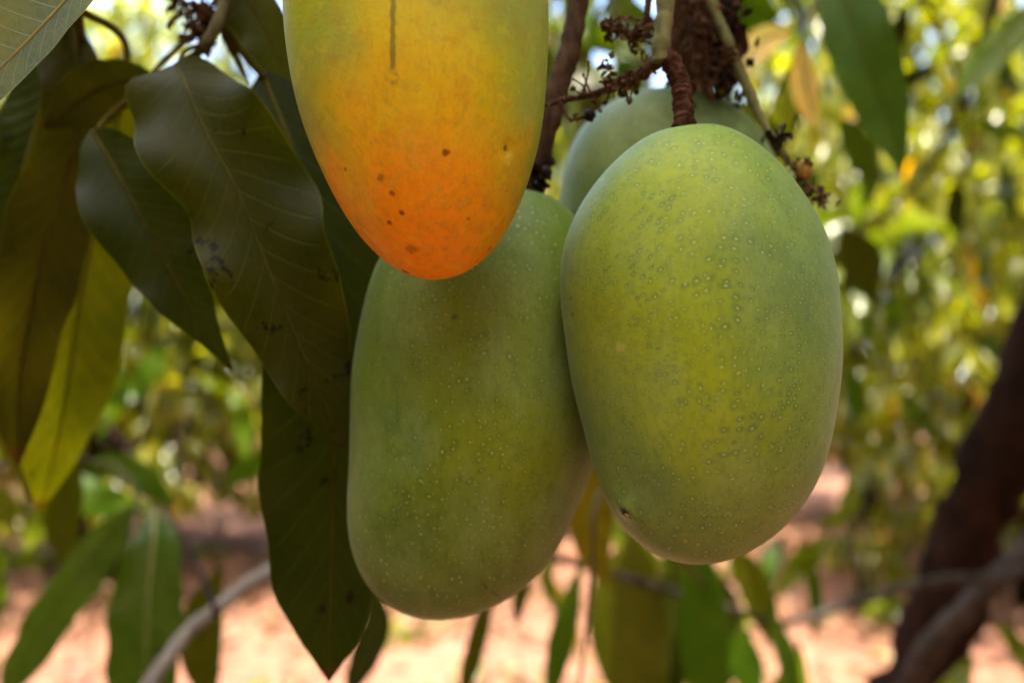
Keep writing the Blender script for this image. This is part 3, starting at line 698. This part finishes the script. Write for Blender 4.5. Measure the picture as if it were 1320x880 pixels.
# stalk of the right green fruit, and the panicle that forks off it
sB = [P(700, -760, .50), P(850, -320, .30), P(858, -40, .256), P(857, 20, .252), P(852, 62, .250), P(853, 80, .250)]
stalk(sB, [.006, .0042, .0028, .0026, .0026, .0030], STALK_GREEN, 74, 3, rough=.05)
stalk([P(850, 66, .251), P(866, 82, .249), P(877, 104, .247), P(880, 130, .245), P(882, 162, .243)], [.0023, .0026, .0025, .0026, .0029], STALK_RED, 75, 9, rough=.30, ring=.022)
pan = stalk([P(856, 72, .251), P(832, 92, .253), P(800, 110, .256), P(760, 122, .259), P(725, 130, .262), P(690, 138, .266), P(640, 150, .272)], [.0024, .0018, .0014, .0010, .0008, .0007, .0004], BROWNSTALK, 76, 10, 'flower_panicle')
def part_on(par, name, VF, mat, at_):
    V, F = VF[:2]; return obj(name, V, F, mat, par, at_)
part_on(pan, 'dried_flowers', scraps([P(838, 88, .252), P(812, 104, .254), P(790, 113, .257)], .0010, 60, .0020, 77), RUST, P(812, 104, .254))
part_on(pan, 'dried_flowers', scraps([P(786, 108, .257), P(781, 92, .256), P(778, 82, .256)], .0009, 40, .0018, 78), RUST, P(781, 92, .256))
part_on(pan, 'dried_flowers', scraps([P(760, 122, .258), P(730, 128, .261), P(705, 134, .264)], .0005, 14, .0016, 79), RUST, P(730, 128, .261))
part_on(pan, 'side_twig', tube([P(722, 131, .262), P(728, 144, .261), P(735, 154, .260), P(744, 153, .259), P(756, 150, .259)], [.0006, .0005, .0005, .0005, .0005], 7, 16, .2, 3), RUST, P(722, 131, .262))
part_on(pan, 'bud', bud(P(760, 148, .259), .0020, 80), BLACK, P(760, 148, .259))
part_on(pan, 'dried_flowers', scraps([P(735, 155, .260), P(742, 154, .259)], .0004, 9, .0014, 81), RUST, P(738, 155, .260))
pan2 = stalk([P(862, -60, .262), P(838, -10, .262), P(832, 25, .262), P(815, 42, .262), P(790, 40, .263), P(778, 50, .263)], [.0012, .001, .0009, .0008, .0006, .0004], BROWNSTALK, 82, 8, 'flower_panicle')
part_on(pan2, 'dried_flowers', scraps([P(840, 36, .261), P(822, 44, .261), P(826, 52, .261)], .0014, 70, .0019, 83), RUST, P(822, 44, .261))
part_on(pan2, 'dried_flowers', scraps([P(806, 26, .263), P(792, 36, .263), P(780, 50, .263)], .0011, 40, .0026, 84), RUST, P(792, 36, .263))
part_on(pan, 'side_twigs', spray([P(838, 88, .252), P(800, 110, .256), P(740, 127, .260)], 26, .0060, 120), RUST, P(812, 104, .254))
part_on(pan2, 'side_twigs', spray([P(838, 20, .262), P(822, 44, .262), P(790, 40, .263)], 22, .0060, 121), RUST, P(822, 44, .261))
# dark brown clump above the right fruit
pan3 = stalk([P(900, -180, .33), P(896, -40, .315), P(900, 30, .31), P(905, 100, .31), P(918, 130, .31)], [.004, .0034, .003, .0022, .001], BROWNSTALK, 85, 14, 'flower_panicle')
part_on(pan3, 'dried_flowers', scraps([P(885, -20, .31), P(895, 20, .308), P(900, 60, .308), P(905, 100, .31)], .0050, 300, .0022, 86), RUST, P(900, 40, .31))
part_on(pan3, 'dried_flowers', scraps([P(925, -20, .318), P(930, 30, .318), P(935, 80, .318), P(930, 120, .318)], .0042, 240, .0030, 87), BLACK, P(930, 40, .318))
dl = [([(915, -40, .325, 4, 4), (925, 20, .325, 30, 32), (935, 70, .325, 34, 30), (940, 125, .325, 2, 2)], 91), ([(890, -50, .33, 4, 4), (895, 20, .33, 36, 30), (890, 80, .33, 30, 34), (900, 130, .33, 2, 2)], 92)]
for rows, sd in dl:
    o = leaf(pan3, rows, (.03, .015, .008), roll=.3, fold=.5, wave=.3, seed=sd, mat=DEADLEAF, rib=DEADLEAF, n=22, m=9); o['label'] = 'curled dark dead leaf'
part_on(pan3, 'side_twigs', spray([P(896, -20, .312), P(900, 40, .308), P(908, 110, .308)], 46, .0110, 122), RUST, P(900, 40, .31))
# thin green twig passing right of the back fruit
sC = [P(840, -500, .42), P(900, -60, .315), P(916, 0, .305), P(942, 62, .30), (P(966, 120, .296)), P(985, 160, .293), P(1003, 190, .290), P(1040, 235, .288), P(1065, 262, .288)]
pan4 = stalk(sC, [.003, .0022, .0020, .0018, .0017, .0014, .0012, .0009, .0005], STALK_GREEN, 94, 6, 'flower_panicle')
part_on(pan4, 'dried_flowers', scraps([P(990, 176, .289), P(1000, 184, .289), P(1008, 178, .289)], .0012, 46, .0026, 95), BLACK, P(1000, 184, .289))
part_on(pan4, 'dried_flowers', scraps([P(1020, 208, .288), P(1040, 240, .288), P(1066, 262, .288)], .0016, 60, .0026, 96), RUST, P(1040, 240, .288))
part_on(pan4, 'dried_flowers', scraps([P(938, 70, .298), P(945, 66, .298), P(935, 90, .298)], .0012, 24, .0024, 97), RUST, P(940, 72, .298))
part_on(pan4, 'bud', bud(P(1036, 218, .287), .0028, 98), plain('pale_bud', (.36, .24, .05), (.24, .12, .03), 300, .7), P(1036, 218, .287))
# rusty panicle at the upper left
pan5 = stalk([P(330, -260, .36), P(312, -60, .33), P(296, 0, .325), P(288, 40, .322), P(305, 75, .322), P(322, 110, .322)], [.003, .0024, .002, .0016, .0012, .0006], BROWNSTALK, 101, 8, 'flower_panicle')
part_on(pan5, 'dried_flowers', scraps([P(300, -20, .322), P(278, 12, .32), P(262, 30, .32), P(250, 44, .32)], .0030, 170, .0034, 102), RUST, P(275, 15, .32))
part_on(pan5, 'dried_flowers', scraps([P(225, -14, .322), P(230, 4, .322), P(234, 16, .322)], .0016, 40, .0036, 103), RUST, P(230, 4, .322))
part_on(pan5, 'side_twig', tube([P(296, 0, .324), P(258, 36, .322), P(225, 66, .32), P(190, 100, .32)], [.0014, .0012, .0011, .0009], 7, 14, .1, 4), TWIG, P(296, 0, .324))

# ------------------------------------------------------------------ fruits
def cube_sphere(n):
    g = np.tan(np.linspace(-1, 1, n + 1) * math.pi / 4); V, F, key, UVF = [], [], {}, []
    faces = [((1,0,0),(0,1,0),(0,0,1)), ((-1,0,0),(0,0,1),(0,1,0)), ((0,1,0),(0,0,1),(1,0,0)), ((0,-1,0),(1,0,0),(0,0,1)), ((0,0,1),(1,0,0),(0,1,0)), ((0,0,-1),(0,1,0),(1,0,0))]
    for a, b, c in faces:
        a, b, c = map(np.array, (a, b, c)); ids = []
        for i in range(n + 1):
            for j in range(n + 1):
                p = a + b * g[i] + c * g[j]; p = p / np.linalg.norm(p); k = tuple(np.round(p, 6))
                if k not in key: key[k] = len(V); V.append(p)
                ids.append(key[k])
        ib, ic = int(np.argmax(np.abs(b))), int(np.argmax(np.abs(c))); k0 = len(UVF) // (n * n)
        for i in range(n):
            for j in range(n):
                q = i * (n + 1) + j; F.append((ids[q], ids[q + n + 1], ids[q + n + 2], ids[q + 1]))
                UVF.append((ib, ic, k0, i, j))
    return np.array(V), F, UVF
CSN = 56
CSV, CSF, CSU = cube_sphere(CSN)
class Fruit:
    def __init__(s, outline, d, thick, harm=9):
        o = np.asarray(outline, dtype=float)
        s.c = np.array([(o[:, 0].min() + o[:, 0].max()) / 2, (o[:, 1].min() + o[:, 1].max()) / 2]); s.d = d
        x, z = (o[:, 0] - s.c[0]), -(o[:, 1] - s.c[1])
        hw = (o[:, 0].max() - o[:, 0].min()) / 2 * d / FPX; s.B = hw * thick
        k = d / FPX * math.sqrt(1 - (s.B / d) ** 2)
        ph = np.arctan2(z, x); r = np.hypot(x, z) * k; i = np.argsort(ph); ph, r = ph[i], r[i]
        g = np.linspace(-np.pi, np.pi, 512, endpoint=False)
        rr = np.interp(g, np.r_[ph - 2*np.pi, ph, ph + 2*np.pi], np.r_[r, r, r])
        ft = np.fft.rfft(rr); ft[harm:] = 0; s.g = g; s.rr = np.fft.irfft(ft, 512)
    def R(s, ph): return np.interp(ph, np.r_[s.g, np.pi], np.r_[s.rr, s.rr[0]])
    def surf(s, V):
        R = s.R(np.arctan2(V[:, 2], V[:, 0]))
        rho = np.hypot(V[:, 0], V[:, 2])
        return np.c_[R * V[:, 0], s.B * V[:, 1], R * V[:, 2]]
    def at(s, px, py):                          # local point on the front skin seen at a photo position
        sx, sz = (px - s.c[0]) / FPX, (s.c[1] - py) / FPX; ox, oz = (s.c[0] - CX) / FPX, (CY - s.c[1]) / FPX; y = -s.B * .8
        for _ in range(12):
            x, z = sx * (s.d + y) + ox * y, sz * (s.d + y) + oz * y
            q = min(.995, math.hypot(x, z) / float(s.R(math.atan2(z, x)))); y = .5 * y - .5 * s.B * math.sqrt(1 - q * q)
        return np.array([x, y, z])
    def build(s, mat, label, bumps=(), seed=0):
        W = s.surf(CSV); rng = np.random.default_rng(seed)
        nrm = W / np.array([s.rr.mean(), s.B, s.rr.mean()]) ** 2; nrm /= np.linalg.norm(nrm, axis=1)[:, None]
        for k in range(7):                      # faint unevenness of a grown fruit
            w = rng.normal(0, 55, 3); W = W + nrm * (np.sin(W @ w + rng.uniform(0, 6))[:, None] * .00016)
        for pos, amp, sig in bumps:
            dd = np.linalg.norm(W - pos, axis=1); W = W + nrm * (amp * np.exp(-(dd / sig) ** 2))[:, None]
        me = mesh_from('mango', W, CSF); me.materials.append(mat)
        ext = np.ptp(W, axis=0) / 2; l = me.uv_layers.new(name='UVMap'); u = np.asarray(CSU)
        quad = np.array([[0, 0], [1, 0], [1, 1], [0, 1]])
        uu = ((u[:, None, 3:5] + quad[None]) / CSN - .5) * (math.pi / 2) * np.stack([ext[u[:, 0]], ext[u[:, 1]]], 1)[:, None, :] + u[:, None, 2:3] * .31 + seed
        l.data.foreach_set('uv', uu.astype(np.float32).ravel())
        o = bpy.data.objects.new('mango', me); col.objects.link(o)
        p = P(s.c[0], s.c[1], s.d)
        o.matrix_world = Matrix(((RT.x, FW.x, UP.x, p.x), (RT.y, FW.y, UP.y, p.y), (RT.z, FW.z, UP.z, p.z), (0, 0, 0, 1)))
        return tag(o, label, 'mango', 'mangoes hanging in the cluster')
zr = [(190,108),(215,90),(240,81),(270,77),(300,78),(330,85),(365,100),(400,122),(450,175),(490,240),(515,310),(528,400),(531,480),(526,560),(510,640),(485,710),(450,760),(400,802),(340,830),(280,840),(220,825),(170,790),(140,740),(115,680),(95,600),(75,510),(62,430),(56,350),(61,290),(80,230),(115,180),(150,140)]
fr = Fruit([(680 + x * .75, 100 + y * .75) for x, y in zr], .240, .84)
nub = fr.at(806, 652); tip = nub / np.array([.047, fr.B, .062]) ** 2; tip = nub + tip / np.linalg.norm(tip) * .0019
m = mango_material('green_skin', (.150, .222, .026), (.245, .300, .005), (.096, .172, .040),
    [(fr.at(840, 270), .036), (fr.at(850, 420), .040), (fr.at(900, 520), .026)],
    spots=[(tip + np.array([.0005, 0, -.0003]), .0021, (.012, .008, .003), .95), (tip + np.array([.0012, 0, -.001]), .0008, (.5, .42, .2), .8), (fr.at(738, 405), .0012, (.06, .05, .015), .6), (fr.at(800, 448), .0018, (.42, .38, .10), .5), (fr.at(736, 385), .0009, (.06, .05, .015), .6), (fr.at(884, 700), .0007, (.45, .42, .2), .7)])
fr.build(m, 'large pale green mango at right with a small beak low on its left side', [(nub, .0022, .0036), (nub + np.array([.006, 0, .008]), -.0009, .006), (fr.at(830, 640), -.0006, .008), (fr.at(905, 250), .0007, .018), (np.array([(881 - fr.c[0]) * .24 / FPX, 0, (fr.c[1] - 158) * .24 / FPX * .98]), -.0016, .006), (fr.at(1010, 420), -.0008, .016), (fr.at(770, 330), -.0006, .014)], 1)
fl = Fruit([(520, 290), (560, 262), (610, 246), (650, 241), (685, 244), (715, 252), (740, 272), (758, 305), (768, 350), (776, 420), (779, 490), (776, 550), (764, 600), (746, 650), (722, 700), (690, 742), (650, 773), (612, 790), (570, 797), (525, 790), (488, 770), (463, 738), (453, 700), (450, 650), (451, 600), (454, 540), (458, 470), (467, 410), (480, 355), (497, 315)], .276, .82)
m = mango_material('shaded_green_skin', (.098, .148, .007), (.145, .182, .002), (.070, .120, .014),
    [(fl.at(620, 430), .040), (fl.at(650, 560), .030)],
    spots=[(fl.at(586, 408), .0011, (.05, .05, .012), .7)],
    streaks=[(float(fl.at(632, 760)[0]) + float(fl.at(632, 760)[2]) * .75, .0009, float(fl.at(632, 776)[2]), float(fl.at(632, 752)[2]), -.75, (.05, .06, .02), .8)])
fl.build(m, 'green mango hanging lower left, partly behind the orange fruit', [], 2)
fo = Fruit([(369, -40), (370, 0), (373, 60), (381, 112), (395, 165), (415, 218), (440, 267), (470, 312), (503, 345), (540, 361), (580, 360), (618, 342), (650, 305), (672, 258), (688, 200), (698, 140), (704, 70), (707, 0), (705, -50), (695, -110), (670, -160), (625, -195), (560, -210), (490, -200), (430, -165), (390, -105)], .222, .84)
RED = (.16, .028, .006)
m = mango_material('ripening_skin', (.31, .37, .008), (.62, .45, .003), (.25, .32, .045),
    [(fo.at(540, 50), .028), (fo.at(500, 140), .030), (fo.at(590, 270), .036), (fo.at(545, 180), .020)],
    spots=[(fo.at(575, 197), .0012, RED, .8), (fo.at(652, 191), .0010, (.10, .07, .01), .8), (fo.at(655, 205), .0019, (.62, .50, .05), .6), (fo.at(505, 250), .0012, RED, .75), (fo.at(518, 275), .0012, RED, .85), (fo.at(501, 288), .0011, RED, .85), (fo.at(522, 352), .0016, (.10, .012, .004), .85), (fo.at(490, 230), .0015, RED, .5), (fo.at(654, 247), .0006, (.12, .07, .01), .8), (fo.at(445, 218), .0007, RED, .7), (fo.at(632, 320), .0009, RED, .7), (fo.at(604, 283), .0009, RED, .5), (fo.at(530, 322), .0022, RED, .45)],
    streaks=[(float(fo.at(507, 60)[0]), .0010, float(fo.at(507, 116)[2]), .06, .0, (.10, .115, .02), .75)],
    lent=.40, ripe=(fo.at(535, 318), .040, (.80, .34, .001), (.82, .255, .001)), bloom=.22)
fo.build(m, 'ripening orange and yellow mango cut off by the top edge of the photo', [(fo.at(652, 191), -.0007, .0016), (fo.at(655, 250), -.0006, .0014)], 3)
fb = Fruit([(723, 250), (726, 215), (738, 182), (760, 152), (795, 126), (840, 114), (890, 116), (930, 130), (962, 153), (985, 182), (1000, 230), (1008, 300), (1000, 380), (970, 450), (920, 500), (860, 515), (800, 495), (755, 440), (730, 360), (722, 300)], .338, .82)
m = mango_material('back_shade_skin', (.075, .110, .018), (.105, .130, .012), (.055, .09, .02), [(fb.at(800, 200), .03)])  # skin colour darkened for the shade behind the front fruits
fb.build(m, 'shade-darkened green mango behind the large one, only its top showing', [], 4)
stalk([P(930, -250, .40), P(905, -60, .36), P(880, 40, .345), P(872, 100, .34), P(868, 122, .338)], [.005, .004, .0036, .0036, .004], BROWNSTALK, 111, 8)
stalk([P(600, -720, .34), P(580, -420, .25), P(566, -260, .226), P(560, -202, .222)], [.005, .004, .0036, .004], STALK_RED, 112, 12)

# ------------------------------------------------------------------ leaf litter on the soil
def litter():
    rng = np.random.default_rng(77); n = 16000
    y = np.where(rng.random(n) < .6, rng.uniform(5.5, 13, n), 2.5 + 26 * rng.random(n) ** 1.5); x = rng.uniform(-1, 1, n) * (1.5 + y * .75)
    z = .05 * np.sin(x * .9 + .4) * np.sin(y * .7) + .03 * np.sin(x * 2.3 + y * 1.7) + .02
    a = rng.uniform(0, 6.28, n)
    d = np.c_[np.cos(a), np.sin(a), rng.uniform(-.1, .25, n)]
    l = rng.uniform(.09, .19, n)
    me = leaf_cloud('leaf_litter', np.c_[x, y, z], d, l, l * .3, crown_material('litter_leaf', (.085, .034, .016), (.20, .095, .050), (.32, .20, .11), .1, .6), rng, rng.uniform(-.5, .5, n))
    o = bpy.data.objects.new('leaf_litter', me); col.objects.link(o)
    tag(o, 'fallen brown leaves scattered over the dry soil under the trees', 'leaf litter', kind='stuff')
litter()
def weeds():
    rng = np.random.default_rng(78); P_, D_ = [], []
    for k in range(70):
        y = rng.uniform(3.6, 15); x = rng.uniform(-.75, .75) * y; m = rng.integers(14, 40)
        P_.append(np.c_[x + rng.normal(0, .09, m), y + rng.normal(0, .09, m), np.full(m, .0)]); D_.append(np.c_[rng.normal(0, .5, (m, 2)), rng.uniform(.5, 1.2, m)])
    P_ = np.concatenate(P_); D_ = np.concatenate(D_); l = rng.uniform(.10, .26, len(P_))
    me = leaf_cloud('weeds', P_, D_, l, l * .16, CROWN_A, rng)
    o = bpy.data.objects.new('weeds', me); col.objects.link(o)
    tag(o, 'small green weeds sprouting in tufts from the dry soil', 'weeds', kind='stuff')
weeds()
